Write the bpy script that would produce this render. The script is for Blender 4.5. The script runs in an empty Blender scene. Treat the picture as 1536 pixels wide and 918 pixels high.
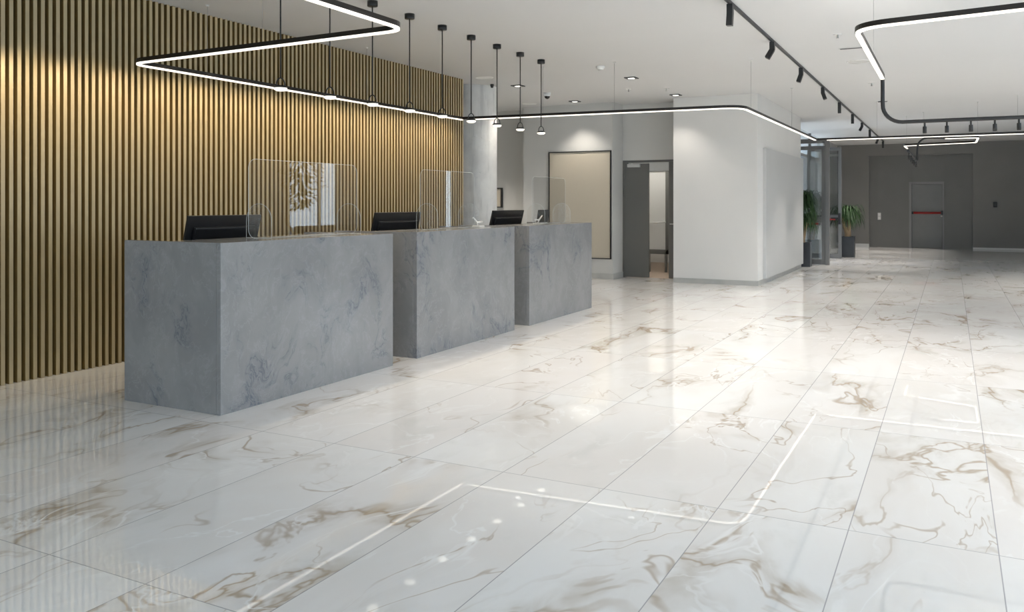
import bpy, bmesh, math, random
from mathutils import Vector, Matrix

random.seed(7)
S = bpy.context.scene
COL = S.collection
PI = math.pi
H = 3.235          # ceiling height

# ------------------------------------------------------------------ helpers
class MB:
    """collects shapes in world coordinates; build() links them as ONE mesh object"""
    def __init__(self):
        self.bm = bmesh.new()
        self.mi = 0
    def _mat(self, faces):
        for f in faces:
            f.material_index = self.mi
    def box(self, x0, x1, y0, y1, z0, z1, bev=0.0, M=None):
        t = bmesh.new()
        bmesh.ops.create_cube(t, size=1.0)
        for v in t.verts:
            v.co = Vector(((x0+x1)/2 + v.co.x*(x1-x0), (y0+y1)/2 + v.co.y*(y1-y0), (z0+z1)/2 + v.co.z*(z1-z0)))
        if bev > 0:
            bmesh.ops.bevel(t, geom=t.edges[:], offset=bev, segments=2, affect='EDGES', profile=0.7)
        if M is not None:
            t.transform(M)
        self.merge(t)
    def merge(self, t):
        me = bpy.data.meshes.new('tmp')
        for f in t.faces:
            f.material_index = self.mi
        t.to_mesh(me); t.free()
        self.bm.from_mesh(me)
        bpy.data.meshes.remove(me)
    def lathe(self, prof, c, seg=24, M=None):
        """prof: list of (r,z) from one end to the other, axis vertical at c"""
        t = bmesh.new()
        rings = []
        for r, z in prof:
            if r < 1e-5:
                rings.append([t.verts.new((0, 0, z))])
            else:
                rings.append([t.verts.new((r*math.cos(2*PI*k/seg), r*math.sin(2*PI*k/seg), z)) for k in range(seg)])
        for a, b in zip(rings, rings[1:]):
            for k in range(seg):
                k2 = (k+1) % seg
                if len(a) == 1 and len(b) == 1: continue
                if len(a) == 1: t.faces.new((a[0], b[k2], b[k]))
                elif len(b) == 1: t.faces.new((a[k], a[k2], b[0]))
                else: t.faces.new((a[k], a[k2], b[k2], b[k]))
        bmesh.ops.recalc_face_normals(t, faces=t.faces[:])
        for f in t.faces: f.smooth = True
        if M is not None: t.transform(M)
        t.transform(Matrix.Translation(Vector(c)))
        self.merge(t)
    def tube(self, pts, r, seg=10, closed=False, caps=True):
        pts = [Vector(p) for p in pts]
        rs = r if isinstance(r, (list, tuple)) else [r]*len(pts)
        t = bmesh.new(); rings = []; n = len(pts); up = None
        for i, p in enumerate(pts):
            if closed: d = pts[(i+1) % n] - pts[i-1]
            else: d = pts[min(i+1, n-1)] - pts[max(i-1, 0)]
            d.normalize()
            if up is None:
                up = Vector((0, 0, 1)) if abs(d.z) < 0.9 else Vector((1, 0, 0))
            side = d.cross(up)
            if side.length < 1e-4: side = d.cross(Vector((0, 1, 0)))
            side.normalize(); up = side.cross(d).normalized()
            rings.append([t.verts.new(p + (side*math.cos(2*PI*k/seg) + up*math.sin(2*PI*k/seg))*rs[i]) for k in range(seg)])
        m = n if closed else n-1
        for i in range(m):
            a, b = rings[i], rings[(i+1) % n]
            for k in range(seg):
                t.faces.new((a[k], a[(k+1) % seg], b[(k+1) % seg], b[k])).smooth = True
        if caps and not closed:
            t.faces.new(rings[0][::-1]); t.faces.new(rings[-1])
        bmesh.ops.recalc_face_normals(t, faces=t.faces[:])
        self.merge(t)
    def sweep(self, pts, w, z0, z1):
        """rectangular bar along an open plan polyline, width w, between z0 and z1"""
        t = bmesh.new(); rows = []; n = len(pts)
        for i in range(n):
            p = Vector(pts[i][:2])
            da = (Vector(pts[i][:2]) - Vector(pts[i-1][:2])).normalized() if i > 0 else None
            db = (Vector(pts[i+1][:2]) - Vector(pts[i][:2])).normalized() if i < n-1 else None
            d = ((da or db) + (db or da)).normalized()
            nrm = Vector((-d.y, d.x))
            k = 1.0
            if da and db: k = 1.0/max(0.5, d.dot(da))
            a = p + nrm*w/2*k; b = p - nrm*w/2*k
            rows.append([t.verts.new((a.x, a.y, z0)), t.verts.new((b.x, b.y, z0)), t.verts.new((b.x, b.y, z1)), t.verts.new((a.x, a.y, z1))])
        for a, b in zip(rows, rows[1:]):
            for k in range(4):
                t.faces.new((a[k], a[(k+1) % 4], b[(k+1) % 4], b[k]))
        t.faces.new(rows[0]); t.faces.new(rows[-1][::-1])
        bmesh.ops.recalc_face_normals(t, faces=t.faces[:])
        self.merge(t)
    def plate(self, outline, axis, a0, a1):
        """extruded outline; axis 'x': outline in (y,z), 'y': outline in (x,z), 'z': outline in (x,y)"""
        t = bmesh.new()
        def P(u, v, a):
            return {'x': (a, u, v), 'y': (u, a, v), 'z': (u, v, a)}[axis]
        A = [t.verts.new(P(u, v, a0)) for u, v in outline]
        B = [t.verts.new(P(u, v, a1)) for u, v in outline]
        t.faces.new(A); t.faces.new(B[::-1])
        n = len(A)
        for k in range(n):
            t.faces.new((A[k], A[(k+1) % n], B[(k+1) % n], B[k]))
        bmesh.ops.recalc_face_normals(t, faces=t.faces[:])
        self.merge(t)
    def ribbon(self, pts, widths, side):
        t = bmesh.new(); L = []; R = []
        for p, w in zip(pts, widths):
            p = Vector(p); L.append(t.verts.new(p - side*w/2)); R.append(t.verts.new(p + side*w/2))
        for i in range(len(L)-1):
            t.faces.new((L[i], R[i], R[i+1], L[i+1]))
        self.merge(t)
    def build(self, name, mat, parent=None, loc=None):
        me = bpy.data.meshes.new(name)
        if parent is not None:
            base = parent.matrix_world_loc
        else:
            base = Vector(loc) if loc is not None else Vector((0, 0, 0))
        for v in self.bm.verts: v.co -= base
        self.bm.to_mesh(me); self.bm.free()
        mats = mat if isinstance(mat, (list, tuple)) else [mat]
        for m in mats: me.materials.append(m)
        o = bpy.data.objects.new(name, me)
        COL.objects.link(o)
        if parent is not None:
            o.parent = parent.ob
        else:
            o.location = base
        return o

class Ref:
    def __init__(self, ob, loc):
        self.ob = ob; self.matrix_world_loc = Vector(loc)

def thing(name, label, cat, loc, group=None):
    o = bpy.data.objects.new(name, None); COL.objects.link(o)
    o.location = loc; o.empty_display_size = 0.1
    o['label'] = label; o['category'] = cat
    if group: o['group'] = group
    return Ref(o, loc)
def sub(o, parentref):
    """a Ref for making sub-parts of the mesh o, which sits at its thing's origin"""
    return Ref(o, parentref.matrix_world_loc)
def tag(o, label, cat, group=None):
    o['label'] = label; o['category'] = cat
    if group: o['group'] = group
    return o
def struct(o):
    o['kind'] = 'structure'; return o
def copy_thing(root, loc, label):
    r = root.copy(); COL.objects.link(r); r.location = loc; r['label'] = label
    for ch in list(root.children):
        c = ch.copy(); COL.objects.link(c); c.parent = r
        for g in list(ch.children):
            d = g.copy(); COL.objects.link(d); d.parent = c
    return r
def rrect(u0, u1, v0, v1, r, seg=6):
    out = []
    for cu, cv, a in ((u1-r, v1-r, 0), (u0+r, v1-r, 90), (u0+r, v0+r, 180), (u1-r, v0+r, 270)):
        for k in range(seg+1):
            t = math.radians(a + 90*k/seg)
            out.append((cu + r*math.cos(t), cv + r*math.sin(t)))
    return out
def fillet(pts, r, seg=8):
    """round the inner corners of a plan polyline; r one number or one per inner corner"""
    out = [Vector(pts[0])]
    for i in range(1, len(pts)-1):
        p = Vector(pts[i]); a = (Vector(pts[i-1])-p).normalized(); b = (Vector(pts[i+1])-p).normalized()
        rr = r[i-1] if isinstance(r, (list, tuple)) else r
        s = p + a*rr; e = p + b*rr
        for k in range(seg+1):
            t = k/seg
            out.append(s*(1-t)**2 + p*2*t*(1-t) + e*t*t)
    out.append(Vector(pts[-1]))
    return out

# ---------------------------------------------------------------- materials
def new_mat(name):
    m = bpy.data.materials.new(name); m.use_nodes = True
    nt = m.node_tree
    return m, nt, nt.nodes, nt.links, nt.nodes['Principled BSDF']
def plain(name, col, rough=0.5, metal=0.0, noise=0.0, nscale=8.0, spec=0.5, stretch=None, bump=0.0):
    m, nt, N, L, b = new_mat(name)
    b.inputs['Roughness'].default_value = rough
    b.inputs['Metallic'].default_value = metal
    b.inputs['Specular IOR Level'].default_value = spec
    b.inputs['Base Color'].default_value = (*col, 1)
    if noise > 0 or bump > 0:
        tc = N.new('ShaderNodeTexCoord'); nz = N.new('ShaderNodeTexNoise')
        nz.inputs['Scale'].default_value = nscale; nz.inputs['Detail'].default_value = 5
        src = tc.outputs['Object']
        if stretch:
            mp = N.new('ShaderNodeMapping'); mp.inputs['Scale'].default_value = stretch
            L.new(src, mp.inputs['Vector']); src = mp.outputs['Vector']
        L.new(src, nz.inputs['Vector'])
        if noise > 0:
            r = N.new('ShaderNodeMapRange')
            r.inputs['From Min'].default_value = .25; r.inputs['From Max'].default_value = .75
            r.inputs['To Min'].default_value = 1-noise; r.inputs['To Max'].default_value = 1+noise
            L.new(nz.outputs['Fac'], r.inputs['Value'])
            mx = N.new('ShaderNodeMix'); mx.data_type = 'RGBA'; mx.blend_type = 'MULTIPLY'
            mx.inputs['Factor'].default_value = 1
            mx.inputs['A'].default_value = (*col, 1)
            L.new(r.outputs['Result'], mx.inputs['B'])
            L.new(mx.outputs['Result'], b.inputs['Base Color'])
        if bump > 0:
            bp = N.new('ShaderNodeBump'); bp.inputs['Strength'].default_value = bump; bp.inputs['Distance'].default_value = .01
            L.new(nz.outputs['Fac'], bp.inputs['Height']); L.new(bp.outputs['Normal'], b.inputs['Normal'])
    return m
def glow(name, col, strength):
    m, nt, N, L, b = new_mat(name)
    b.inputs['Base Color'].default_value = (*col, 1)
    b.inputs['Emission Color'].default_value = (*col, 1)
    b.inputs['Emission Strength'].default_value = strength
    return m
def glass(name, tint=(0.97, 0.98, 0.98), f0=0.04, rough=0.0, gain=1.0):
    """thin clear sheet: see-through plus a mirror layer that grows with the glancing angle"""
    m, nt, N, L, b = new_mat(name)
    N.remove(b)
    out = [n for n in N if n.type == 'OUTPUT_MATERIAL'][0]
    g = N.new('ShaderNodeNewGeometry')
    dt = N.new('ShaderNodeVectorMath'); dt.operation = 'DOT_PRODUCT'
    L.new(g.outputs['Incoming'], dt.inputs[0]); L.new(g.outputs['Normal'], dt.inputs[1])
    ab = N.new('ShaderNodeMath'); ab.operation = 'ABSOLUTE'; L.new(dt.outputs['Value'], ab.inputs[0])
    om = N.new('ShaderNodeMath'); om.operation = 'SUBTRACT'; om.inputs[0].default_value = 1; L.new(ab.outputs[0], om.inputs[1])
    pw = N.new('ShaderNodeMath'); pw.operation = 'POWER'; pw.inputs[1].default_value = 5; L.new(om.outputs[0], pw.inputs[0])
    ma = N.new('ShaderNodeMath'); ma.operation = 'MULTIPLY_ADD'; ma.inputs[1].default_value = (1-f0)*gain; ma.inputs[2].default_value = f0
    L.new(pw.outputs[0], ma.inputs[0])
    tr = N.new('ShaderNodeBsdfTransparent'); tr.inputs['Color'].default_value = (*tint, 1)
    gl = N.new('ShaderNodeBsdfGlossy'); gl.inputs['Roughness'].default_value = rough
    mx = N.new('ShaderNodeMixShader')
    L.new(ma.outputs[0], mx.inputs['Fac']); L.new(tr.outputs[0], mx.inputs[1]); L.new(gl.outputs[0], mx.inputs[2])
    L.new(mx.outputs[0], out.inputs['Surface'])
    return m

def math_node(N, L, op, a, b=None, c=None):
    n = N.new('ShaderNodeMath'); n.operation = op
    for i, v in enumerate((a, b, c)):
        if v is None: continue
        if isinstance(v, (int, float)): n.inputs[i].default_value = v
        else: L.new(v, n.inputs[i])
    return n.outputs[0]
def maprange(N, L, v, a, b, c, d, smooth=True):
    r = N.new('ShaderNodeMapRange')
    if smooth: r.interpolation_type = 'SMOOTHSTEP'
    r.inputs['From Min'].default_value = a; r.inputs['From Max'].default_value = b
    r.inputs['To Min'].default_value = c; r.inputs['To Max'].default_value = d
    L.new(v, r.inputs['Value']); return r.outputs['Result']
def mixcol(N, L, fac, A, B, blend='MIX'):
    mx = N.new('ShaderNodeMix'); mx.data_type = 'RGBA'; mx.blend_type = blend
    for key, v in (('Factor', fac), ('A', A), ('B', B)):
        s = mx.inputs[key] if key == 'Factor' else [i for i in mx.inputs if i.name == key and i.type == 'RGBA'][0]
        if isinstance(v, (int, float)): s.default_value = v
        elif isinstance(v, tuple): s.default_value = (*v, 1)
        else: L.new(v, s)
    return [o for o in mx.outputs if o.type == 'RGBA'][0]
def noise_tex(N, L, vec, scale, detail=6, rough=0.55, dist=0.0, color=False):
    n = N.new('ShaderNodeTexNoise'); n.inputs['Scale'].default_value = scale
    n.inputs['Detail'].default_value = detail; n.inputs['Roughness'].default_value = rough
    n.inputs['Distortion'].default_value = dist
    L.new(vec, n.inputs['Vector'])
    return n.outputs['Color' if color else 'Fac']
def vein(N, L, fac, width, centre=0.5):
    d = math_node(N, L, 'SUBTRACT', fac, centre); d = math_node(N, L, 'ABSOLUTE', d)
    return maprange(N, L, d, 0, width, 1, 0)

def onyx_floor():
    m, nt, N, L, b = new_mat('onyx_tile')
    tc = N.new('ShaderNodeNewGeometry')
    pos = tc.outputs['Position']
    sx = N.new('ShaderNodeSeparateXYZ'); L.new(pos, sx.inputs[0])
    TX, TY, X0, Y0 = 0.558, 1.74, -2.622, 2.108
    fx = math_node(N, L, 'DIVIDE', math_node(N, L, 'SUBTRACT', sx.outputs['X'], X0), TX)
    fy = math_node(N, L, 'DIVIDE', math_node(N, L, 'SUBTRACT', sx.outputs['Y'], Y0), TY)
    ix = math_node(N, L, 'FLOOR', fx); iy = math_node(N, L, 'FLOOR', fy)
    cb = N.new('ShaderNodeCombineXYZ'); L.new(ix, cb.inputs[0]); L.new(iy, cb.inputs[1])
    wn = N.new('ShaderNodeTexWhiteNoise'); wn.noise_dimensions = '3D'; L.new(cb.outputs[0], wn.inputs['Vector'])
    # a random piece of stone for each slab
    sc = N.new('ShaderNodeVectorMath'); sc.operation = 'MULTIPLY_ADD'
    L.new(wn.outputs['Color'], sc.inputs[0]); sc.inputs[1].default_value = (37, 41, 29); L.new(pos, sc.inputs[2])
    mp = N.new('ShaderNodeMapping'); mp.inputs['Rotation'].default_value = (0, 0, math.radians(-38)); mp.inputs['Scale'].default_value = (1.0, 0.55, 1)
    L.new(sc.outputs[0], mp.inputs['Vector'])
    P = mp.outputs['Vector']
    wc = noise_tex(N, L, P, 1.1, 3, .5, 0, True)
    wp = N.new('ShaderNodeVectorMath'); wp.operation = 'MULTIPLY_ADD'
    L.new(wc, wp.inputs[0]); wp.inputs[1].default_value = (.9, .9, .9); L.new(P, wp.inputs[2]); W = wp.outputs[0]
    cloud = noise_tex(N, L, W, 1.5, 5, .55)
    cloud2 = noise_tex(N, L, W, 3.2, 5, .6)
    col = mixcol(N, L, maprange(N, L, cloud, .36, .64, 0, 1), (.89, .885, .87), (.845, .82, .79))
    col = mixcol(N, L, maprange(N, L, wn.outputs['Value'], .35, .75, 0, .45), col, (.85, .815, .79))
    gr = maprange(N, L, cloud2, .54, .74, 0, .6)
    col = mixcol(N, L, gr, col, (.75, .745, .715))
    # wide taupe smoke beside the veins
    n1 = noise_tex(N, L, W, .85, 5, .5, .5)
    mask = maprange(N, L, noise_tex(N, L, P, 1.1, 2, .5), .44, .62, 0, 1)
    smoke = math_node(N, L, 'MULTIPLY', vein(N, L, n1, .06), math_node(N, L, 'MULTIPLY', mask, maprange(N, L, cloud2, .40, .62, 0.1, 1)))
    col = mixcol(N, L, math_node(N, L, 'MULTIPLY', smoke, .62), col, (.52, .455, .37))
    thin = math_node(N, L, 'MULTIPLY', vein(N, L, n1, .010), maprange(N, L, mask, 0, 1, .08, .95, False))
    col = mixcol(N, L, math_node(N, L, 'MULTIPLY', thin, .85), col, (.45, .355, .255))
    n1b = noise_tex(N, L, W, 1.5, 4, .5, .4)
    thin2 = math_node(N, L, 'MULTIPLY', vein(N, L, n1b, .009), maprange(N, L, noise_tex(N, L, P, 1.6, 2), .48, .62, 0, .7))
    col = mixcol(N, L, thin2, col, (.46, .37, .28))
    # white calcite veins, fine and broken
    n2 = noise_tex(N, L, W, 1.6, 5, .55, .7)
    wv = math_node(N, L, 'MULTIPLY', vein(N, L, n2, .014), maprange(N, L, noise_tex(N, L, P, 1.3, 3), .42, .6, .15, 1))
    col = mixcol(N, L, wv, col, (.93, .925, .91))
    n3 = noise_tex(N, L, W, 1.1, 6, .6, .8)
    wv2 = math_node(N, L, 'MULTIPLY', vein(N, L, n3, .03, .42), maprange(N, L, noise_tex(N, L, P, 2.3, 3), .52, .66, 0, .8))
    col = mixcol(N, L, wv2, col, (.94, .935, .925))
    # joints
    def edge(f, size):
        fr = math_node(N, L, 'FRACT', f)
        e = math_node(N, L, 'MINIMUM', fr, math_node(N, L, 'SUBTRACT', 1.0, fr))
        return math_node(N, L, 'MULTIPLY', e, size)
    e = math_node(N, L, 'MINIMUM', edge(fx, TX), edge(fy, TY))
    j = maprange(N, L, e, .0014, .0028, 1, 0, False)
    col = mixcol(N, L, math_node(N, L, 'MULTIPLY', j, .85), col, (.34, .34, .35))
    L.new(col, b.inputs['Base Color'])
    L.new(maprange(N, L, j, 0, 1, .018, .12, False), b.inputs['Roughness'])
    b.inputs['IOR'].default_value = 1.62
    return m

def desk_stone():
    m, nt, N, L, b = new_mat('blue_grey_marble')
    tc = N.new('ShaderNodeNewGeometry')
    mp = N.new('ShaderNodeMapping'); mp.inputs['Rotation'].default_value = (.5, .4, .3); mp.inputs['Scale'].default_value = (1, 1, .8)
    L.new(tc.outputs['Position'], mp.inputs['Vector']); P = mp.outputs['Vector']
    wc = noise_tex(N, L, P, 1.6, 4, .55, 0, True)
    wp = N.new('ShaderNodeVectorMath'); wp.operation = 'MULTIPLY_ADD'
    L.new(wc, wp.inputs[0]); wp.inputs[1].default_value = (.8, .8, .8); L.new(P, wp.inputs[2]); W = wp.outputs[0]
    c1 = noise_tex(N, L, W, 2.4, 6, .6)
    col = mixcol(N, L, maprange(N, L, c1, .3, .7, 0, 1), (.272, .270, .270), (.222, .222, .225))
    n = noise_tex(N, L, W, 2.2, 9, .62, .8)
    mask = maprange(N, L, noise_tex(N, L, P, 1.9, 3), .45, .65, 0, 1)
    v = math_node(N, L, 'MULTIPLY', vein(N, L, n, .014), mask)
    col = mixcol(N, L, math_node(N, L, 'MULTIPLY', v, .75), col, (.085, .095, .12))
    sm = math_node(N, L, 'MULTIPLY', vein(N, L, n, .07), mask)
    col = mixcol(N, L, math_node(N, L, 'MULTIPLY', sm, .4), col, (.15, .165, .195))
    n2 = noise_tex(N, L, W, 5.0, 7, .65, .4)
    lt = math_node(N, L, 'MULTIPLY', vein(N, L, n2, .02), .25)
    col = mixcol(N, L, lt, col, (.36, .365, .37))
    L.new(col, b.inputs['Base Color'])
    b.inputs['Roughness'].default_value = .17
    return m

def concrete():
    m, nt, N, L, b = new_mat('board_marked_concrete')
    tc = N.new('ShaderNodeNewGeometry'); P = tc.outputs['Position']
    a = noise_tex(N, L, P, 3.0, 8, .65)
    mp = N.new('ShaderNodeMapping'); mp.inputs['Scale'].default_value = (5, 5, .6); L.new(P, mp.inputs['Vector'])
    s = noise_tex(N, L, mp.outputs['Vector'], 2.0, 6, .6)
    col = mixcol(N, L, maprange(N, L, a, .3, .7, 0, 1), (.66, .655, .63), (.55, .545, .53))
    col = mixcol(N, L, maprange(N, L, s, .5, .7, 0, .5), col, (.37, .365, .355))
    pits = noise_tex(N, L, P, 26, 3, .5)
    col = mixcol(N, L, maprange(N, L, pits, .68, .74, 0, .5), col, (.3, .3, .29))
    L.new(col, b.inputs['Base Color']); b.inputs['Roughness'].default_value = .7
    bp = N.new('ShaderNodeBump'); bp.inputs['Strength'].default_value = .2; bp.inputs['Distance'].default_value = .01
    L.new(s, bp.inputs['Height']); L.new(bp.outputs['Normal'], b.inputs['Normal'])
    return m

M = {}
M['floor'] = onyx_floor()
M['stone'] = desk_stone()
M['concrete'] = concrete()
M['ceil'] = plain('ceiling_paint', (.64, .64, .635), .9, noise=.015, nscale=.7)
M['white'] = plain('wall_paint', (.72, .71, .685), .85, noise=.02, nscale=1.2)
M['grey'] = plain('grey_wall_paint', (.57, .565, .54), .85, noise=.025, nscale=1.2)
M['slab'] = plain('pale_grey_panel', (.56, .56, .55), .45, noise=.02, nscale=1.5)
M['dark'] = plain('charcoal_wall_paint', (.22, .212, .20), .6, noise=.05, nscale=1.5)
M['darkp'] = plain('charcoal_panel', (.17, .167, .158), .5, noise=.05, nscale=2.0)
M['base'] = plain('grey_skirting_stone', (.45, .45, .43), .35, noise=.08, nscale=6)
M['basew'] = plain('white_skirting', (.62, .62, .61), .4)
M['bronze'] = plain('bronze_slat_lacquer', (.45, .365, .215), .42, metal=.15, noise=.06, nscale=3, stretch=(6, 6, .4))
M['bronzeshade'] = plain('shaded_bronze_slat_side', (.20, .128, .036), .6)  # darker copy of the bronze, shade of the gaps painted in
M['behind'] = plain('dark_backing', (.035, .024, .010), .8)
M['black'] = plain('black_metal', (.012, .012, .012), .4, noise=.1)
M['blackbrown'] = plain('dark_anodised_metal', (.022, .018, .014), .35, metal=.4)
M['blackplastic'] = plain('black_plastic', (.010, .010, .011), .35, noise=.15, nscale=20)
M['led'] = glow('warm_led_diffuser', (1.0, .93, .83), 1.0)
M['ledup'] = glow('soft_led_uplight', (1.0, .97, .93), 14)
M['lamp'] = glow('warm_lamp_diffuser', (1.0, .94, .82), .95)
M['downl'] = glow('downlight_lens', (1.0, .96, .90), 1.6)
M['wire'] = plain('steel_wire', (.35, .35, .35), .4, metal=.8)
M['screen'] = glass('clear_acrylic', (.985, .987, .987), .05)
M['acryledge'] = plain('polished_acrylic_edge', (.60, .64, .64), .1)
M['pane'] = glass('window_glass', (.95, .97, .97), .05)
M['pane2'] = glass('coated_door_glass', (.78, .80, .80), .22)
M['frame'] = plain('grey_aluminium', (.165, .163, .157), .35, metal=.3)
M['doorgrey'] = plain('grey_door_lacquer', (.135, .135, .125), .4, noise=.04, nscale=2, stretch=(1, 1, .3))
M['fdoor'] = plain('charcoal_door_lacquer', (.185, .185, .18), .42, noise=.03)
M['fframe'] = plain('charcoal_door_frame', (.235, .234, .228), .4)  # toned lighter than the leaf to imitate the frame's shading
M['red'] = plain('red_bar', (.30, .012, .010), .35)
M['silver'] = plain('brushed_steel', (.62, .62, .6), .3, metal=.9)
M['lightgrey'] = plain('light_grey_plastic', (.55, .55, .53), .5)
M['whitep'] = plain('white_plastic', (.80, .80, .78), .4)
M['beige'] = plain('beige_fabric_board', (.50, .45, .36), .75, noise=.02, nscale=60)
M['planter'] = plain('slate_planter', (.030, .034, .040), .4, noise=.12, nscale=8)
M['soil'] = plain('soil', (.05, .035, .022), .95, noise=.4, nscale=30, bump=.6)
M['bark'] = plain('pale_bark', (.36, .25, .15), .85, noise=.25, nscale=14, bump=.5)
M['leaf'] = plain('green_leaf', (.020, .058, .011), .6, noise=.35, nscale=6)
M['leaf2'] = plain('yellow_green_leaf', (.075, .085, .022), .45, noise=.35, nscale=5)
M['sofa'] = plain('grey_fabric', (.20, .20, .21), .9, noise=.1, nscale=40)
M['beigefloor'] = plain('beige_vinyl', (.46, .36, .28), .45, noise=.04)
M['whitepanel'] = plain('milky_pane', (.62, .62, .60), .3)
M['grille'] = plain('dark_grille', (.05, .05, .05), .5)
M['lens'] = plain('dark_dome', (.01, .01, .012), .1)
M['outside'] = plain('pale_paving_outside', (.35, .35, .34), .9, noise=.1)

# ------------------------------------------------------------------ setting
def box_struct(name, mat, x0, x1, y0, y1, z0, z1):
    m = MB(); m.box(x0, x1, y0, y1, z0, z1)
    return struct(m.build(name, mat))

XR, YR, YF = 5.0, -6.0, 28.8          # right wall, rear wall, far wall
box_struct('floor', M['floor'], -9.6, XR+.2, YR-.2, 29.3, -.12, 0)
box_struct('ceiling', M['ceil'], -9.6, XR+.2, YR-.2, 29.3, H, H+.12)

# left wall with its slatted cladding
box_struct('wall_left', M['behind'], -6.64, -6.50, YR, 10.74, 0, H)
m = MB()
y = 10.735 - .034
while y > YR + .05:
    m.box(-6.4995, -6.430, y, y+.032, 0.002, H-.002, 0)
    y -= .0638
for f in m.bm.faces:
    if abs(f.normal.y) > .9: f.material_index = 1  # side faces take the painted gap shade
struct(m.build('trim_1', [M['bronze'], M['bronzeshade']]))
# walls behind the column and round the alcove
box_struct('wall_left_alcove', M['grey'], -9.6, -9.45, 10.74, 15.2, 0, H)
box_struct('wall_left_return', M['grey'], -9.45, -6.64, 10.60, 10.74, 0, H)
box_struct('wall_back_alcove', M['grey'], -9.45, -7.30, 14.90, 15.05, 0, H)
box_struct('wall_back_board', M['grey'], -7.30, -5.475, 14.43, 14.95, 0, H)
box_struct('wall_back_door', M['grey'], -5.475, -4.33, 14.95, 15.10, 2.19, H)
m = MB(); m.box(-4.33, -2.88, 14.40, 18.95, 0, H); struct(m.build('wall_block', M['white']))
# room behind the grey door
box_struct('wall_corridor_left', M['grey'], -6.7, -6.55, 15.05, 19.2, 0, H)
box_struct('wall_corridor_back', M['grey'], -6.7, -4.33, 19.0, 19.15, 0, H)
m = MB(); m.box(-6.55, -4.335, 15.06, 19.0, .0, .004); struct(m.build('floor_corridor', M['beigefloor']))
# baseboards
def bb(name, mat, *c): box_struct(name, mat, *c)
bb('baseboard_board', M['base'], -7.30, -5.463, 14.418, 14.43, 0, .105)
bb('baseboard_return', M['base'], -5.475, -5.463, 14.43, 14.95, 0, .105)
bb('baseboard_alcove', M['base'], -9.45, -7.30, 14.888, 14.90, 0, .105)
bb('baseboard_block_front', M['base'], -4.33, -2.868, 14.388, 14.40, 0, .085)
bb('baseboard_block_side', M['base'], -2.88, -2.868, 14.40, 18.95, 0, .085)

# entrance side wall, glazed over the doors
m = MB()
m.box(-3.40, -3.25, 18.95, YF, 0, .05)
m.box(-3.40, -3.25, 18.95, 20.15, 0.05, H)
m.box(-3.40, -3.25, 22.4, YF, .05, 2.62)
m.box(-3.40, -3.25, 20.15, 22.4, 2.55, 2.62)
m.box(-3.40, -3.25, 25.4, YF, 2.62, H)
m.box(-4.33, -3.25, 18.952, 19.10, 0, H)
struct(m.build('wall_entrance', M['slab']))
bb('baseboard_entrance', M['basew'], -3.25, -3.236, 22.5, YF, 0, .12)
m = MB(); m.box(-3.33, -3.32, 20.15, 25.4, 2.62, H); o = struct(m.build('window_1', M['pane']))
m = MB(); m.box(-3.36, -3.29, 21.25, 21.31, 2.62, H); m.box(-3.36, -3.29, 23.35, 23.41, 2.62, H)
m.build('window_frame', M['frame'], Ref(o, (0, 0, 0)))

# far charcoal wall with its recess
RX0, RX1, RZ = -2.31, .575, 2.88
m = MB()
m.box(-3.40, RX0, YF, YF+.4, 0, H)
m.box(RX1, XR, YF, YF+.4, 0, H)
m.box(RX0, RX1, YF, YF+.4, RZ, H)
struct(m.build('wall_far', M['dark']))
m = MB()
D = YF + .10
dx0, dx1, dz = -1.165, -.195, 2.045
m.box(RX0, dx0, D, D+.3, 0, RZ); m.box(dx1, RX1, D, D+.3, 0, RZ); m.box(dx0, dx1, D, D+.3, dz, RZ); m.box(dx0, dx1, D+.09, D+.3, 0, dz)
for x in (-2.075, -1.10, -.145):      # raised joint strips
    m.box(x-.012, x+.012, D-.008, D, dz+.05 if x > -2 else 0, RZ)
m.box(-.157, -.133, D-.008, D, 0, dz+.05)
struct(m.build('wall_far_recess', M['darkp']))
bb('baseboard_far_left', M['basew'], -3.25, RX0, YF-.014, YF, 0, .10)
bb('baseboard_far_right', M['basew'], RX1, XR, YF-.014, YF, 0, .055)

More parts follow.
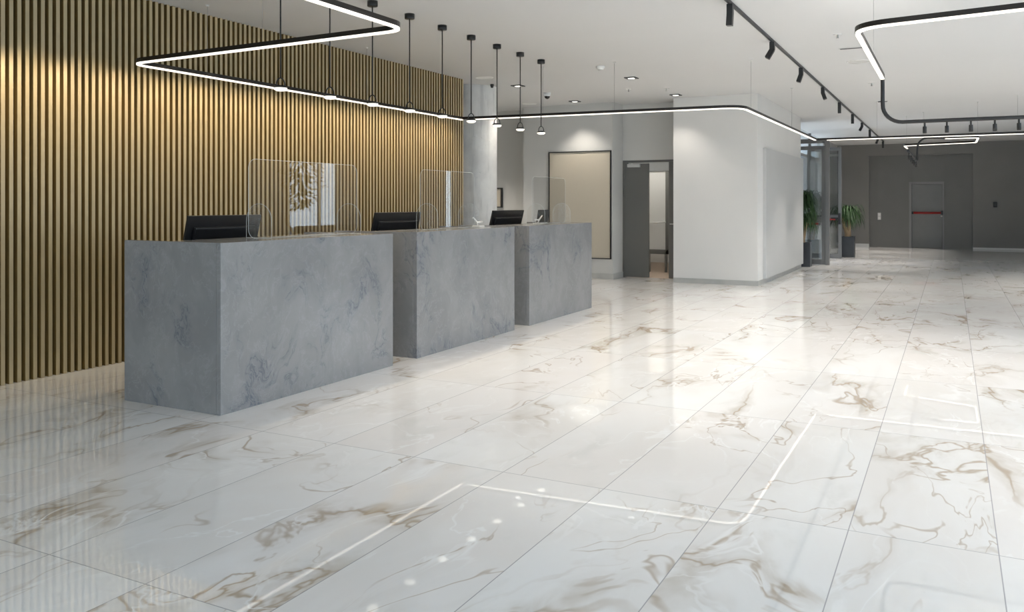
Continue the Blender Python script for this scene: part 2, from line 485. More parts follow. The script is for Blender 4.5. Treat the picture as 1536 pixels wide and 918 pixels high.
# right and rear window walls (daylight side, outside the frame)
def window_wall(name, axis, pos, lo, hi, openings, zb, zt, first, wallmat):
    m = MB()
    def B(a0, a1, z0, z1):
        if a1-a0 < 1e-3: return
        if axis == 'x': m.box(pos, pos+.2, a0, a1, z0, z1)
        else: m.box(a0, a1, pos-.2, pos, z0, z1)
    c = lo
    for a0, a1 in openings:
        B(c, a0, 0, H); B(a0, a1, 0, zb); B(a0, a1, zt, H); c = a1
    B(c, hi, 0, H)
    struct(m.build(name, wallmat))
    n = first
    for a0, a1 in openings:
        w = MB(); f = MB()
        def W(mb, u0, u1, z0, z1, t, off):
            if axis == 'x': mb.box(pos+off, pos+off+t, u0, u1, z0, z1)
            else: mb.box(u0, u1, pos-off-t, pos-off, z0, z1)
        W(w, a0, a1, zb, zt, .01, .10)
        o = struct(w.build('window_%d' % n, M['pane']))
        W(f, a0, a0+.05, zb, zt, .07, .07); W(f, a1-.05, a1, zb, zt, .07, .07)
        W(f, a0+.05, a1-.05, zb, zb+.05, .07, .07); W(f, a0+.05, a1-.05, zt-.05, zt, .07, .07)
        if a1-a0 > 1.2:
            mid = a0 + (a1-a0)*.62
            W(f, mid-.03, mid+.03, zb+.05, zt-.05, .07, .07)
        f.build('window_frame', M['frame'], Ref(o, (0, 0, 0)))
        l = bpy.data.lights.new('window_portal', 'AREA'); l.shape = 'RECTANGLE'
        l.cycles.is_portal = True
        lo_ = bpy.data.objects.new('window_portal', l); COL.objects.link(lo_)
        l.size = a1-a0; l.size_y = zt-zb
        mid = (a0+a1)/2; zc = (zb+zt)/2
        if axis == 'x':
            lo_.location = (pos+.15, mid, zc); lo_.rotation_euler = (PI/2, 0, PI/2)
        else:
            lo_.location = (mid, pos-.15, zc); lo_.rotation_euler = (PI/2, 0, PI)
        n += 1
    return n
nx = window_wall('wall_right', 'x', XR, YR, YF+.4,
                 [(-5.5, -2.3), (-1.9, 1.3), (1.7, 4.9), (5.3, 8.5), (8.9, 12.1), (15.45, 17.35), (22.5, 23.1)], .12, 3.0, 2, M['grey'])
window_wall('wall_rear', 'y', YR, -6.62, XR, [(-6.0, -2.9), (-2.5, .6), (1.0, 4.1)], .12, 3.0, nx, M['grey'])

# concrete column at the end of the slats
cx, cy, cr = -6.79, 11.60, .40
m = MB()
m.lathe([(cr, 0), (cr, 1.0), (cr, 2.2), (cr, H)], (cx, cy, 0), 64)
for f in m.bm.faces: f.smooth = True
# seam of the formwork
a = math.radians(-60)
col = struct(m.build('column', M['concrete']))
m = MB(); m.box(cr-.001, cr+.004, -.004, .004, 0, H-.005, 0, Matrix.Translation((cx, cy, 0)) @ Matrix.Rotation(a, 4, 'Z'))
m.build('formwork_seam', M['grey'], Ref(col, (0, 0, 0)))

# ---------------------------------------------------------------- doors
# grey door in the niche
o = MB(); o.box(-5.475, -5.435, 14.96, 15.06, 0, 2.19); o.box(-4.37, -4.33, 14.96, 15.06, 0, 2.19); o.box(-5.435, -4.37, 14.96, 15.06, 2.15, 2.19)
d1 = struct(o.build('door_1', M['doorgrey'])); R1 = Ref(d1, (0, 0, 0))
o = MB(); o.box(-5.435, -4.968, 14.965, 15.01, .012, 2.148, .003); o.build('door_leaf', M['doorgrey'], R1)
o = MB(); o.box(-4.590, -4.372, 14.98, 15.02, .012, 2.148, .003); lf = o.build('door_leaf', M['doorgrey'], R1)
o = MB(); o.box(-4.56, -4.42, 14.93, 14.945, 1.0, 1.018, .003); o.box(-4.44, -4.42, 14.943, 14.98, 1.0, 1.018); o.build('door_handle', M['silver'], sub(lf, R1))
o = MB(); o.box(-4.965, -4.592, 14.985, 15.02, 1.985, 2.145, .003); o.build('transom_panel', M['lightgrey'], R1)
o = MB(); o.box(-5.37, -5.13, 14.91, 14.965, 2.06, 2.12, .006); o.box(-5.35, -4.93, 14.93, 14.945, 2.128, 2.142); o.box(-5.30, -5.27, 14.925, 14.95, 2.11, 2.14)
o.build('door_closer', M['lightgrey'], R1)
for z in (.22, 1.62, 1.95):
    o = MB(); o.lathe([(0, -.09), (.013, -.09), (.013, .09), (0, .09)], (-5.446, 14.955, z), 10); o.build('hinge', M['doorgrey'], R1)

# inner glazed door standing in the room behind
t = thing('inner_door', 'pale glazed door with dark frame and push bar, seen through the grey doorway', 'door', (-5.0, 16.3, 0))
o = MB(); X0, X1, Y0 = -5.48, -5.02, 16.30
o.box(X0, X0+.03, Y0, Y0+.05, .37, 2.12); o.box(X1-.045, X1+.02, Y0, Y0+.05, .37, 2.12); o.box(X0, X1+.02, Y0, Y0+.05, .37, .46); o.box(X0, X1+.02, Y0, Y0+.05, 2.03, 2.12)
o.box(X0+.05, X0+.09, Y0, Y0+.05, .006, .37); o.box(X1-.06, X1-.02, Y0, Y0+.05, .006, .37)
o.build('frame', M['doorgrey'], t)
o = MB(); o.box(X0+.03, X1-.045, Y0+.02, Y0+.03, .46, 2.03); o.build('pane', M['whitepanel'], t)
o = MB(); o.tube([(X0+.01, Y0-.03, .99), (X1-.03, Y0-.03, 1.01)], .014, 8); o.build('push_bar', M['silver'], t)

# far door with red bar
o = MB(); o.box(dx0, dx0+.07, D-.035, D+.08, 0, dz); o.box(dx1-.045, dx1, D-.035, D+.08, 0, dz); o.box(dx0+.07, dx1-.045, D-.035, D+.08, dz-.075, dz)
d2 = struct(o.build('door_2', M['fframe'])); R2 = Ref(d2, (0, 0, 0))
o = MB(); o.box(dx0+.076, dx1-.055, D+.01, D+.055, .01, dz-.085, .003); o.build('door_leaf', M['fdoor'], R2)
o = MB(); o.tube([(-1.04, D-.075, 1.085), (-.27, D-.075, 1.085)], .035, 12); pb = o.build('panic_bar', M['red'], R2)
o = MB(); o.box(-1.09, -1.035, D-.10, D, 1.045, 1.125, .008); o.box(-.285, -.225, D-.11, D, 1.025, 1.155, .008); o.build('bar_bracket', M['black'], sub(pb, R2))
o = MB(); o.lathe([(0, 0), (.022, 0), (.028, .02), (.02, .04), (0, .045)], (-.262, D, .985), 14, Matrix.Rotation(PI/2, 4, 'X')); o.build('door_knob', M['whitep'], R2)

# glazed entrance leaves standing open
def glass_leaf(n, x0, x1, y, z1, rail, handle):
    f = MB()
    f.box(x0, x0+.07, y, y+.05, .008, z1); f.box(x1-.075, x1, y, y+.05, .008, z1, .004)
    f.box(x0+.07, x1-.075, y, y+.05, .008, .12); f.box(x0+.07, x1-.075, y, y+.05, z1-.085, z1)
    f.box(x0+.07, x1-.075, y, y+.05, .965, 1.085)
    d = struct(f.build('door_%d' % n, M['frame'])); R = Ref(d, (0, 0, 0))
    g = MB(); g.box(x0+.07, x1-.075, y+.02, y+.028, .12, .965); g.box(x0+.07, x1-.075, y+.02, y+.028, 1.085, z1-.085); g.build('pane', M['pane2'], R)
    b = MB(); b.tube([(x0+.08, y-.06, rail), (x1-.12, y-.06, rail)], .024, 10); pb = b.build('panic_bar', M['red'], R)
    b = MB(); b.box(x1-.135, x1-.085, y-.085, y, rail-.035, rail+.03, .006); b.box(x0+.03, x0+.08, y-.085, y, rail-.035, rail+.03, .006); b.build('bar_bracket', M['frame' if not handle else 'black'], sub(pb, R))
    if handle:
        b = MB(); b.box(x1-.075, x1-.015, y-.05, y, .86, 1.14, .006); b.box(x1-.24, x1-.06, y-.08, y-.05, .99, 1.03); b.build('lock_case', M['black'], R)
    return R
R3 = glass_leaf(3, -3.16, -2.515, 20.0, 2.68, .925, False)
# fixed post and head beam that carry the nearer leaf
o = MB(); o.box(-2.513, -2.425, 19.96, 20.08, 0, 2.84, .003); o.box(-3.25, -2.513, 19.98, 20.06, 2.74, 2.84, .002)
o.build('door_frame', M['frame'], R3)
glass_leaf(4, -3.24, -2.425, 22.35, 2.78, .985, True)

# ---------------------------------------------------------- fixed wall items
t = thing('notice_board', 'large beige board in thin black frame beside the grey door', 'board', (-6.12, 14.43, .36))
x0, x1, z0, z1 = -6.745, -5.495, .368, 2.355
o = MB(); o.box(x0+.015, x1-.015, 14.400, 14.43, z0+.015, z1-.015); o.build('board', M['beige'], t)
o = MB()
for c in ((x0, x0+.018, z0, z1), (x1-.018, x1, z0, z1), (x0+.018, x1-.018, z0, z0+.018), (x0+.018, x1-.018, z1-.018, z1)):
    o.box(c[0], c[1], 14.385, 14.43, c[2], c[3], .002)
o.build('frame', M['black'], t)
t = thing('framed_board', 'small beige board in black frame beside the concrete column', 'board', (-8.3, 14.90, 1.3))
x0, x1, z0, z1 = -8.56, -8.0, 1.30, 1.70
o = MB(); o.box(x0+.01, x1-.01, 14.86, 14.90, z0+.01, z1-.01); o.build('board', M['beige'], t)
o = MB()
for c in ((x0, x0+.02, z0, z1), (x1-.02, x1, z0, z1), (x0+.02, x1-.02, z0, z0+.02), (x0+.02, x1-.02, z1-.02, z1)):
    o.box(c[0], c[1], 14.835, 14.90, c[2], c[3], .002)
o.build('frame', M['black'], t)
o = MB(); o.box(-2.88, -2.825, 14.85, 18.94, .088, 2.345, .003)
tag(o.build('wall_panel', M['slab']), 'tall pale grey panel fixed along the side of the white wall block', 'panel')
t = thing('light_switch', 'pale double light switch on the charcoal wall left of the far door', 'switch', (-2.015, D, .97))
o = MB(); o.box(-2.066, -1.966, D-.014, D, .86, 1.085, .005); o.build('cover_plate', M['lightgrey'], t)
o = MB(); o.box(-2.050, -1.982, D-.022, D-.014, .98, 1.07, .003); o.build('rocker', M['whitep'], t)
o = MB(); o.box(-2.050, -1.982, D-.022, D-.014, .875, .965, .003); o.build('rocker', M['whitep'], t)
t = thing('call_point', 'small black wall control on the charcoal wall right of the far door', 'control', (1.155, YF, 1.34))
o = MB(); o.box(1.105, 1.205, YF-.03, YF+.002, 1.262, 1.418, .008); o.build('housing', M['black'], t)
o = MB(); o.box(1.128, 1.182, YF-.036, YF-.03, 1.30, 1.385, .003); o.build('button', M['grille'], t)

# ------------------------------------------------------------ reception desks
DZ = 1.135
def desk(y0, y1, label):
    t = thing('reception_desk', label, 'desk', (-4.72, (y0+y1)/2, 0), 'reception desks in a row')
    o = MB(); o.box(-4.29, -4.25, y0, y1, 0, DZ, .004); o.build('front_panel', M['stone'], t)
    for ya, yb in ((y0, y0+.06), (y1-.06, y1)):
        o = MB(); o.box(-5.19, -4.291, ya, yb, 0, DZ, .004); o.build('side_panel', M['stone'], t)
    o = MB(); o.box(-4.80, -4.291, y0+.061, y1-.061, DZ-.045, DZ-.001, .003); o.build('counter_top', M['stone'], t)
    o = MB(); o.box(-5.15, -4.80, y0+.061, y1-.061, .70, .74, .003); o.box(-4.84, -4.80, y0+.061, y1-.061, .74, DZ-.046); o.build('worktop', M['blackplastic'], t)
    return t
desk(4.00, 5.92, 'blue-grey marble reception desk nearest the viewer, its end panel in full view')
desk(6.285, 8.185, 'blue-grey marble reception desk standing between the two others')
desk(8.55, 10.42, 'blue-grey marble reception desk farthest back, in front of the beige board')

# ---------------------------------------------------- protective screens
def guard(x, y0, y1, ztop, label, feet):
    t = thing('protective_screen', label, 'screen', (x, (y0+y1)/2, DZ), 'clear screens on the desks')
    o = MB(); o.plate(rrect(y0, y1, DZ+.002, ztop, .07, 8), 'x', x-.003, x+.003); p = o.build('pane', M['screen'], t)
    o = MB(); ol = rrect(y0, y1, DZ+.002, ztop, .07, 8)
    o.tube([(x, u, v) for u, v in ol], .0016, 6, closed=True); o.build('polished_edge', M['acryledge'], sub(p, t))
    for yf in feet:
        ol = [(x-.125, DZ), (x+.125, DZ)] + [(x+.125*math.cos(a), DZ+.13+.125*math.sin(a)) for a in [PI*k/16 for k in range(17)]]
        o = MB(); o.plate(ol, 'y', yf-.003, yf+.003); f = o.build('foot', M['screen'], t)
        o = MB(); o.tube([(u, yf, v+.002) for u, v in ol], .0016, 6, closed=True); o.build('polished_edge', M['acryledge'], sub(f, t))
guard(-4.56, 4.555, 5.82, 1.722, 'clear rounded acrylic screen on the nearest marble desk', (4.66, 5.71))
guard(-4.56, 6.80, 7.84, 1.722, 'clear rounded acrylic screen on the middle marble desk', (6.92, 7.72))
guard(-4.56, 9.25, 10.25, 1.722, 'clear rounded acrylic screen on the farthest marble desk', (9.13+.22, 10.13))

# --------------------------------------------------------- monitors
def monitor(y0, w, label, x=-5.0):
    t = thing('computer_monitor', label, 'monitor', (x, y0+w/2, .74), 'monitors behind the desks')
    T = Matrix.Translation((x, y0+w/2, 1.30)) @ Matrix.Rotation(math.radians(14), 4, 'Y') @ Matrix.Translation((-x, -(y0+w/2), -1.30))
    o = MB(); o.box(x-.02, x, y0, y0+w, .875, 1.30, .004, T); o.build('housing', M['blackplastic'], t)
    o = MB(); o.box(x, x+.03, y0+.06, y0+w-.06, .93, 1.215, .012, T); o.build('back_bulge', M['blackplastic'], t)
    o = MB(); o.box(x-.023, x-.0205, y0+.012, y0+w-.012, .89, 1.288, 0, T); o.build('display', M['lens'], t)
    o = MB(); o.box(x-.09, x-.055, y0+w/2-.04, y0+w/2+.04, .752, 1.0, .004); o.build('stand', M['blackplastic'], t)
    o = MB(); o.box(x-.16, x+.02, y0+w/2-.13, y0+w/2+.13, .740, .755, .004); o.build('base', M['blackplastic'], t)
monitor(4.40, .74, 'black monitor turned to the slat wall behind the nearest desk')
monitor(6.68, .80, 'black monitor turned to the slat wall behind the middle desk')
monitor(9.07, .84, 'wide black monitor behind the farthest desk, left of its clear screen')

# small white stands on the desks
def stand(x, y, label, flip=1):
    t = thing('tablet_stand', label, 'stand', (x, y, DZ), 'small white stands on the desks')
    o = MB(); o.box(x-.05, x+.05, y-.055, y+.055, DZ-.001, DZ+.012, .004); o.build('base', M['whitep'], t)
    o = MB(); o.tube([(x, y-.02, DZ+.01), (x, y-.03*flip, DZ+.05), (x, y-.11*flip, DZ+.10)], .009, 8); o.tube([(x, y-.025*flip, DZ+.045), (x, y+.09*flip, DZ+.052)], .009, 8); o.build('arm', M['whitep'], t)
stand(-4.62, 8.03, 'small white forked stand on the right end of the middle desk')
stand(-4.62, 9.55, 'small white stand behind the clear screen on the farthest desk', -1)

t = thing('tablet', 'small dark upright tablet beside the white stand on the farthest desk', 'tablet', (-4.72, 9.87, DZ))
T = Matrix.Translation((-4.72, 9.87, DZ)) @ Matrix.Rotation(math.radians(8), 4, 'Y')
o = MB(); o.box(-.006, .006, -.16, .16, .012, .175, .003, T); o.build('housing', M['blackplastic'], t)
o = MB(); o.box(.006, .007, -.148, .148, .022, .165, 0, T); o.build('display', M['grille'], t)
o = MB(); o.box(-4.78, -4.68, 9.79, 9.95, DZ-.001, DZ+.012, .003); o.build('base', M['lightgrey'], t)
# ------------------------------------------------------------ pendants
PX, PZ = -4.67, 2.30
def pendant(y, label):
    t = thing('pendant_lamp', label, 'lamp', (PX, y, PZ), 'row of pendant lamps over the desks')
    o = MB(); o.lathe([(0, H-.05), (.045, H-.05), (.048, H-.046), (.048, H), (0, H)], (PX, y, 0), 24); o.build('canopy', M['black'], t)
    o = MB(); o.tube([(PX, y, PZ+.078), (PX, y, H-.05)], .006, 8); o.build('cord', M['black'], t)
    o = MB(); loop = []
    for k in range(13):
        a = PI*k/12
        loop.append((PX+.034*math.cos(a)*.886, y+.034*math.cos(a)*.4635, PZ+.018+.062*math.sin(a)))
    o.tube(loop, .005, 8); o.build('yoke', M['black'], t)
    o = MB(); o.lathe([(0, .018), (.044, .018), (.052, .010), (.052, .0)], (PX, y, PZ), 28); o.build('lamp_housing', M['black'], t)
    o = MB(); o.lathe([(.0515, .001), (.05, -.012), (.034, -.022), (0, -.026)], (PX, y, PZ), 28); o.build('diffuser', M['lamp'], t)
    return t.ob
ORD = ['first and nearest', 'second', 'third', 'fourth', 'fifth and middle', 'sixth', 'seventh', 'eighth', 'ninth and farthest']
p0 = pendant(5.005, 'black pendant lamp with glowing disc, first and nearest of the row over the desks')
for k in range(1, 9):
    copy_thing(p0, (PX, 5.005+.5915*k, PZ), 'black pendant lamp with glowing disc, %s of the row over the desks' % ORD[k])

PEND = [5.005+.5915*k for k in range(9)]
# ------------------------------------------------------------ linear lights
LZ = 2.57
def wires(pts, t, top=H):
    for x, y in pts:
        o = MB(); o.tube([(x, y, LZ+.036), (x, y, top)], .0016, 6); w = o.build('suspension_wire', M['wire'], t)
        o = MB(); o.lathe([(0, top-.012), (.014, top-.012), (.018, top), (0, top)], (x, y, 0), 12); o.build('ceiling_cup', M['whitep'], sub(w, t))
def beam(x, y, z, power, rx=0.0, ry=0.0, size=100, blend=.6, col=(1, .945, .87), soft=.06):
    l = bpy.data.lights.new('spotlight_beam', 'SPOT'); l.energy = power; l.color = col
    l.spot_size = math.radians(size); l.spot_blend = blend; l.shadow_soft_size = soft
    b = bpy.data.objects.new('spotlight_beam', l); COL.objects.link(b); b.location = (x, y, z); b.rotation_euler = (rx, ry, 0)
    return b
def spot(t, x, y, z, tilt=0):
    T = Matrix.Translation((x, y, z)) @ Matrix.Rotation(tilt, 4, 'X')
    o = MB(); o.lathe([(0, -.03), (.008, -.03), (.008, .012), (0, .012)], (x, y, z), 8)
    s = o.build('spotlight', M['black'], t)
    o = MB(); o.lathe([(0, -.025), (.015, -.025), (.017, -.03), (.017, -.088), (.014, -.088), (.012, -.08), (0, -.08)], (0, 0, 0), 16, T); o.build('lamp_body', M['black'], sub(s, t))
    beam(x, y, z-.09, 14)

# the zigzag frame over the desks and along the hall
t = thing('linear_lamp', 'long black zigzag light line hung over the desks and along the hall', 'lamp', (-4.5, 7.0, LZ))
runA = fillet([(-3.27, .8), (-3.27, 4.70), (-6.12, 4.78), (-6.12, 10.18)], [.16, .16], 8)
runB = fillet([(-6.00, 10.19), (-2.285, 10.46), (-2.255, 16.55)], [.28], 8)
runC = [(-2.06, 16.65), (3.2, 16.65)]
full = fillet([(-3.27, .8), (-3.27, 4.70), (-6.12, 4.78), (-6.12, 10.18), (-2.285, 10.46), (-2.255, 16.65), (3.2, 16.65)], [.16, .16, .02, .28, .02], 8)
o = MB(); o.sweep(full, .038, LZ+.004, LZ+.038); o.build('profile', M['blackbrown'], t)
for r in (runA, runB, runC):
    o = MB(); o.sweep(r, .031, LZ-.009, LZ+.004); o.build('diffuser', M['led'], t)
wires([(-3.27, 2.6), (-4.6, 4.735), (-6.12, 5.6), (-6.12, 8.0), (-4.9, 10.27), (-3.9, 10.34), (-2.285, 11.0), (-2.265, 14.0), (-1.2, 16.65), (1.0, 16.65)], t)

for y in PEND:
    beam(PX, y, PZ-.03, 22, 0, 0, 118, .8, (1, .86, .66), .05)
for k in range(14):
    beam(-5.95, 3.6+.5*k, LZ-.02, 13, 0, math.radians(46), 115, .9, (1, .80, .52), .03)
# frame with a dropped spotlight tube, near right
DZL = 2.155
t = thing('linear_lamp', 'black light loop with dropped spotlight tube hung at the upper right', 'lamp', (.8, 7.3, LZ))
run = fillet([(2.6, 5.62), (-.575, 6.07), (-.575, 8.64)], [.22], 10)
o = MB(); o.sweep(run, .038, LZ+.004, LZ+.038); o.build('profile', M['blackbrown'], t)
o = MB(); o.sweep(run, .031, LZ-.009, LZ+.004); o.build('diffuser', M['led'], t)
o = MB(); o.sweep(run, .028, LZ+.030, LZ+.0384); o.build('uplight_strip', M['ledup'], t)
dr = [(-.575, 8.62, LZ+.02), (-.575, 8.655, LZ), (-.575, 8.66, LZ-.06), (-.575, 8.66, DZL+.2)]
for k in range(1, 9):
    a = PI/2*k/8
    dr.append((-.575+.17*(1-math.cos(a)), 8.66, DZL+.17-.17*math.sin(a)))
dr.append((2.6, 8.66, DZL))
o = MB(); o.tube(dr, .018, 12); o.build('drop_tube', M['black'], t)
o = MB(); o.tube([(-.615, 8.66, DZL+.20), (-.535, 8.66, DZL+.20)], .005, 6); o.build('clamp_pin', M['black'], t)
for x in (-.218, -.036, .157, .345, .53):
    spot(t, x, 8.66, DZL-.025)
wires([(-.575, 7.6), (.9, 5.86), (2.2, 5.68)], t)

# the small frame far back
t = thing('linear_lamp', 'small glowing light loop hung near the far charcoal wall', 'lamp', (-.2, 18.0, LZ))
run = fillet([(-.10, 17.28), (.43, 17.28), (.425, 18.65), (-.86, 19.1), (-.84, 20.0)], [.12, .12, .10], 8)
whole = fillet([(-.42, 17.28), (.43, 17.28), (.425, 18.65), (-.86, 19.1), (-.84, 20.0)], [.12, .12, .10], 8)
o = MB(); o.sweep(whole, .038, LZ+.004, LZ+.038); o.build('profile', M['blackbrown'], t)
o = MB(); o.sweep(run, .031, LZ-.009, LZ+.004); o.build('diffuser', M['led'], t)
dr = [(-.40, 17.28, LZ+.02)]
for k in range(0, 9):
    a = PI/2*k/8
    dr.append((-.41-.15*math.sin(a), 17.28, LZ+.02-.2+.2*math.cos(a)))
for k in range(0, 9):
    a = PI/2*k/8
    dr.append((-.56, 17.28-.12*(1-math.cos(a)), DZL+.12-.12*math.sin(a)))
dr.append((-.56, 13.6, DZL))
o = MB(); o.tube(dr, .018, 12); o.build('drop_tube', M['black'], t)
for k in range(5):
    spot(t, -.56, 13.85+.72*k, DZL-.025)
wires([(.425, 17.5), (-.5, 18.97), (-.84, 19.6)], t)

# ceiling track with spotlights
t = thing('ceiling_track', 'long straight black ceiling track with spotlights running down the hall', 'lamp', (-1.785, 15, H))
o = MB(); o.box(-1.797, -1.773, 3.0, 27.3, H-.03, H); o.build('rail', M['black'], t)
for k, y in enumerate((5.65, 7.70, 9.73, 11.78, 13.93, 16.14, 18.4, 20.45, 22.5, 25.0, 27.0)):
    o = MB(); o.box(-1.812, -1.758, y-.03, y+.03, H-.12, H-.028, .004); s = o.build('spotlight', M['black'], t)
    tl = (.0, .05, .5, .32, -.35, .0, .0, .45, 0., .35, 0.)[k]
    T = Matrix.Translation((-1.785, y, H-.115)) @ Matrix.Rotation(tl, 4, 'Y') @ Matrix.Rotation(-abs(tl)*.4, 4, 'X')
    o = MB(); o.box(-.027, .027, -.03, .03, -.11, .005, .004, T); o.build('lamp_body', M['black'], sub(s, t))
    e = T @ Vector((0, 0, -.13)); beam(e.x, e.y, e.z, 155 if y < 13 else (125 if y < 19 else 230), 0, 0, 100 if y < 13 else 75)
# a second track added out of view at right to brighten the floor
t = thing('ceiling_track', 'added black ceiling track with spotlights, out of view along the window side of the hall', 'lamp', (2.6, 10, H))
o = MB(); o.box(2.58, 2.62, -4, 27.3, H-.03, H); o.build('rail', M['black'], t)
for k in range(10):
    y = -3 + 2.3*k
    o = MB(); o.box(2.573, 2.627, y-.03, y+.03, H-.12, H-.028, .004); s = o.build('spotlight', M['black'], t)
    o = MB(); o.box(2.573, 2.627, y-.03, y+.03, H-.23, H-.121, .004); o.build('lamp_body', M['black'], sub(s, t))
    beam(2.6, y, H-.25, 185 if y < 9 else (150 if y < 14 else 240))

# ------------------------------------------------------- ceiling fittings
def downlight(x, y, label, power=62):
    t = thing('recessed_downlight', label, 'lamp', (x, y, H), 'recessed downlights near the board')
    o = MB(); w = .085
    for c in ((-w, w, -w, -w+.035), (-w, w, w-.035, w), (-w, -w+.035, -w+.035, w-.035), (w-.035, w, -w+.035, w-.035)):
        o.box(x+c[0], x+c[1], y+c[2], y+c[3], H-.012, H)
    o.build('trim_frame', M['grille'], t)
    o = MB(); o.lathe([(0, H-.014), (.050, H-.014), (.050, H), (0, H)], (x, y, 0), 20); o.build('lens', M['downl'], t)
    l = bpy.data.lights.new('downlight_beam', 'SPOT'); l.energy = power; l.color = (1, .93, .84); l.spot_size = math.radians(95); l.spot_blend = .7; l.shadow_soft_size = .04
    lo_ = bpy.data.objects.new('downlight_beam', l); COL.objects.link(lo_); lo_.location = (x, y, H-.03)
downlight(-6.02, 11.71, 'square recessed downlight close to the concrete column')
downlight(-6.03, 13.98, 'square recessed downlight in the ceiling over the beige board')
downlight(-8.35, 13.6, 'added square downlight brightening the alcove, unseen behind the concrete column', 170)  # unseen fitting added to light the alcove walls
downlight(-4.163, 11.74, 'square recessed downlight in mid ceiling, right of the two detectors')
downlight(-4.154, 13.95, 'square recessed downlight in the ceiling before the white wall block', 30)

t = thing('dome_camera', 'white dome camera with dark lens hanging from the ceiling', 'camera', (-5.98, 12.7, H))
o = MB(); o.lathe([(0, H), (.062, H), (.06, H-.04), (.046, H-.06)], (-5.98, 12.7, 0), 24); o.build('housing', M['whitep'], t)
o = MB(); o.lathe([(.046, H-.058), (.04, H-.085), (.022, H-.102), (0, H-.108)], (-5.98, 12.7, 0), 24); o.build('dome', M['lens'], t)
t = thing('smoke_detector', 'white round smoke detector on the ceiling right of the last pendant', 'detector', (-4.178, 10.55, H))
o = MB(); o.lathe([(0, H), (.058, H), (.058, H-.02), (.042, H-.045), (0, H-.048)], (-4.178, 10.55, 0), 24); o.build('housing', M['whitep'], t)
o = MB(); o.lathe([(.03, H-.046), (.028, H-.056), (0, H-.058)], (-4.178, 10.55, 0), 20); o.build('sensor_cap', M['lightgrey'], t)
def sprinkler(x, y, label):
    t = thing('ceiling_sprinkler', label, 'sprinkler', (x, y, H), 'ceiling sprinklers')
    o = MB(); o.lathe([(0, H), (.045, H), (.042, H-.006), (0, H-.006)], (x, y, 0), 18); o.build('escutcheon', M['whitep'], t)
    o = MB(); o.lathe([(0, H-.006), (.008, H-.006), (.008, H-.04), (.018, H-.042), (.018, H-.046), (0, H-.046)], (x, y, 0), 12); o.build('head', M['lightgrey'], t)
sprinkler(-1.097, 9.75, 'small ceiling sprinkler above the dark vent slot')
sprinkler(-1.084, 14.0, 'small ceiling sprinkler left of the black drop tube')
sprinkler(-4.62, 12.9, 'small ceiling sprinkler between the downlights before the white block')
sprinkler(-4.05, 13.1, 'small ceiling sprinkler close to the edge of the white wall block')
sprinkler(-1.9, 19.6, 'small ceiling sprinkler near the glazed entrance doors')
t = thing('air_vent', 'dark slot air vent in the ceiling beside the right light loop', 'vent', (-1.03, 10.7, H))
o = MB(); o.box(-1.19, -.87, 10.665, 10.735, H-.004, H); o.build('frame', M['lightgrey'], t)
o = MB(); o.box(-1.175, -.885, 10.68, 10.72, H-.008, H-.004); o.build('slot', M['grille'], t)
t = thing('ceiling_speaker', 'flat round ceiling speaker behind the dark vent slot', 'speaker', (-1.06, 11.75, H))
o = MB(); o.lathe([(0, H), (.15, H), (.145, H-.008), (.135, H-.009)], (-1.06, 11.75, 0), 32); o.build('rim', M['whitep'], t)
o = MB(); o.lathe([(.135, H-.007), (.06, H-.009), (0, H-.010)], (-1.06, 11.75, 0), 32); o.build('grille', M['lightgrey'], t)
o = MB(); o.lathe([(0, H), (.028, H), (.028, H-.025), (.018, H-.055), (0, H-.06)], (-6.3, 11.38, 0), 16)
tag(o.build('motion_sensor', M['black']), 'tiny black sensor on the ceiling at the column head', 'sensor')
def hatch(x, y, label):
    t = thing('ceiling_diffuser', label, 'vent', (x, y, H), 'flush round ceiling diffusers')
    o = MB(); o.lathe([(0, H-.002), (.10, H-.002), (.105, H-.008), (.13, H-.009), (.14, H)], (x, y, 0), 28); o.build('rim', M['whitep'], t)
    o = MB(); o.lathe([(.1, H-.003), (0, H-.005)], (x, y, 0), 28); o.build('disc', M['whitep'], t)
hatch(-6.07, 10.72, 'flush white ceiling diffuser beside the end of the slatted wall')
hatch(-6.93, 13.95, 'flush white ceiling diffuser right of the column, by the alcove')

# ------------------------------------------------------------------ plants
def frond_crown(mb, c, n, length, spread, seed, up=.5, width=.02, bounds=None):
    rnd = random.Random(seed)
    for k in range(n):
        az = rnd.uniform(0, 2*PI); L = length*rnd.uniform(.65, 1.1); lift = rnd.uniform(-.1, 1.0)*up
        d = Vector((math.cos(az), math.sin(az), 0)); side = Vector((-d.y, d.x, rnd.uniform(-.3, .3))).normalized()
        pts = []; ws = []
        for i in range(8):
            t = i/7
            r = spread*rnd.uniform(.95, 1.05)*(1-(1-t)**1.6)*L
            z = lift*1.5*L*math.sin(min(1, t*1.6)*PI/2) - L*.9*t*t
            pts.append(Vector(c) + d*r + Vector((0, 0, z))); ws.append(width*(1-t)**.6*(.5+min(1, t*4)*.5)+.002)
        if bounds and any(q.x < bounds[0] or q.y < bounds[1] for q in pts): continue
        mb.ribbon(pts, ws, side)
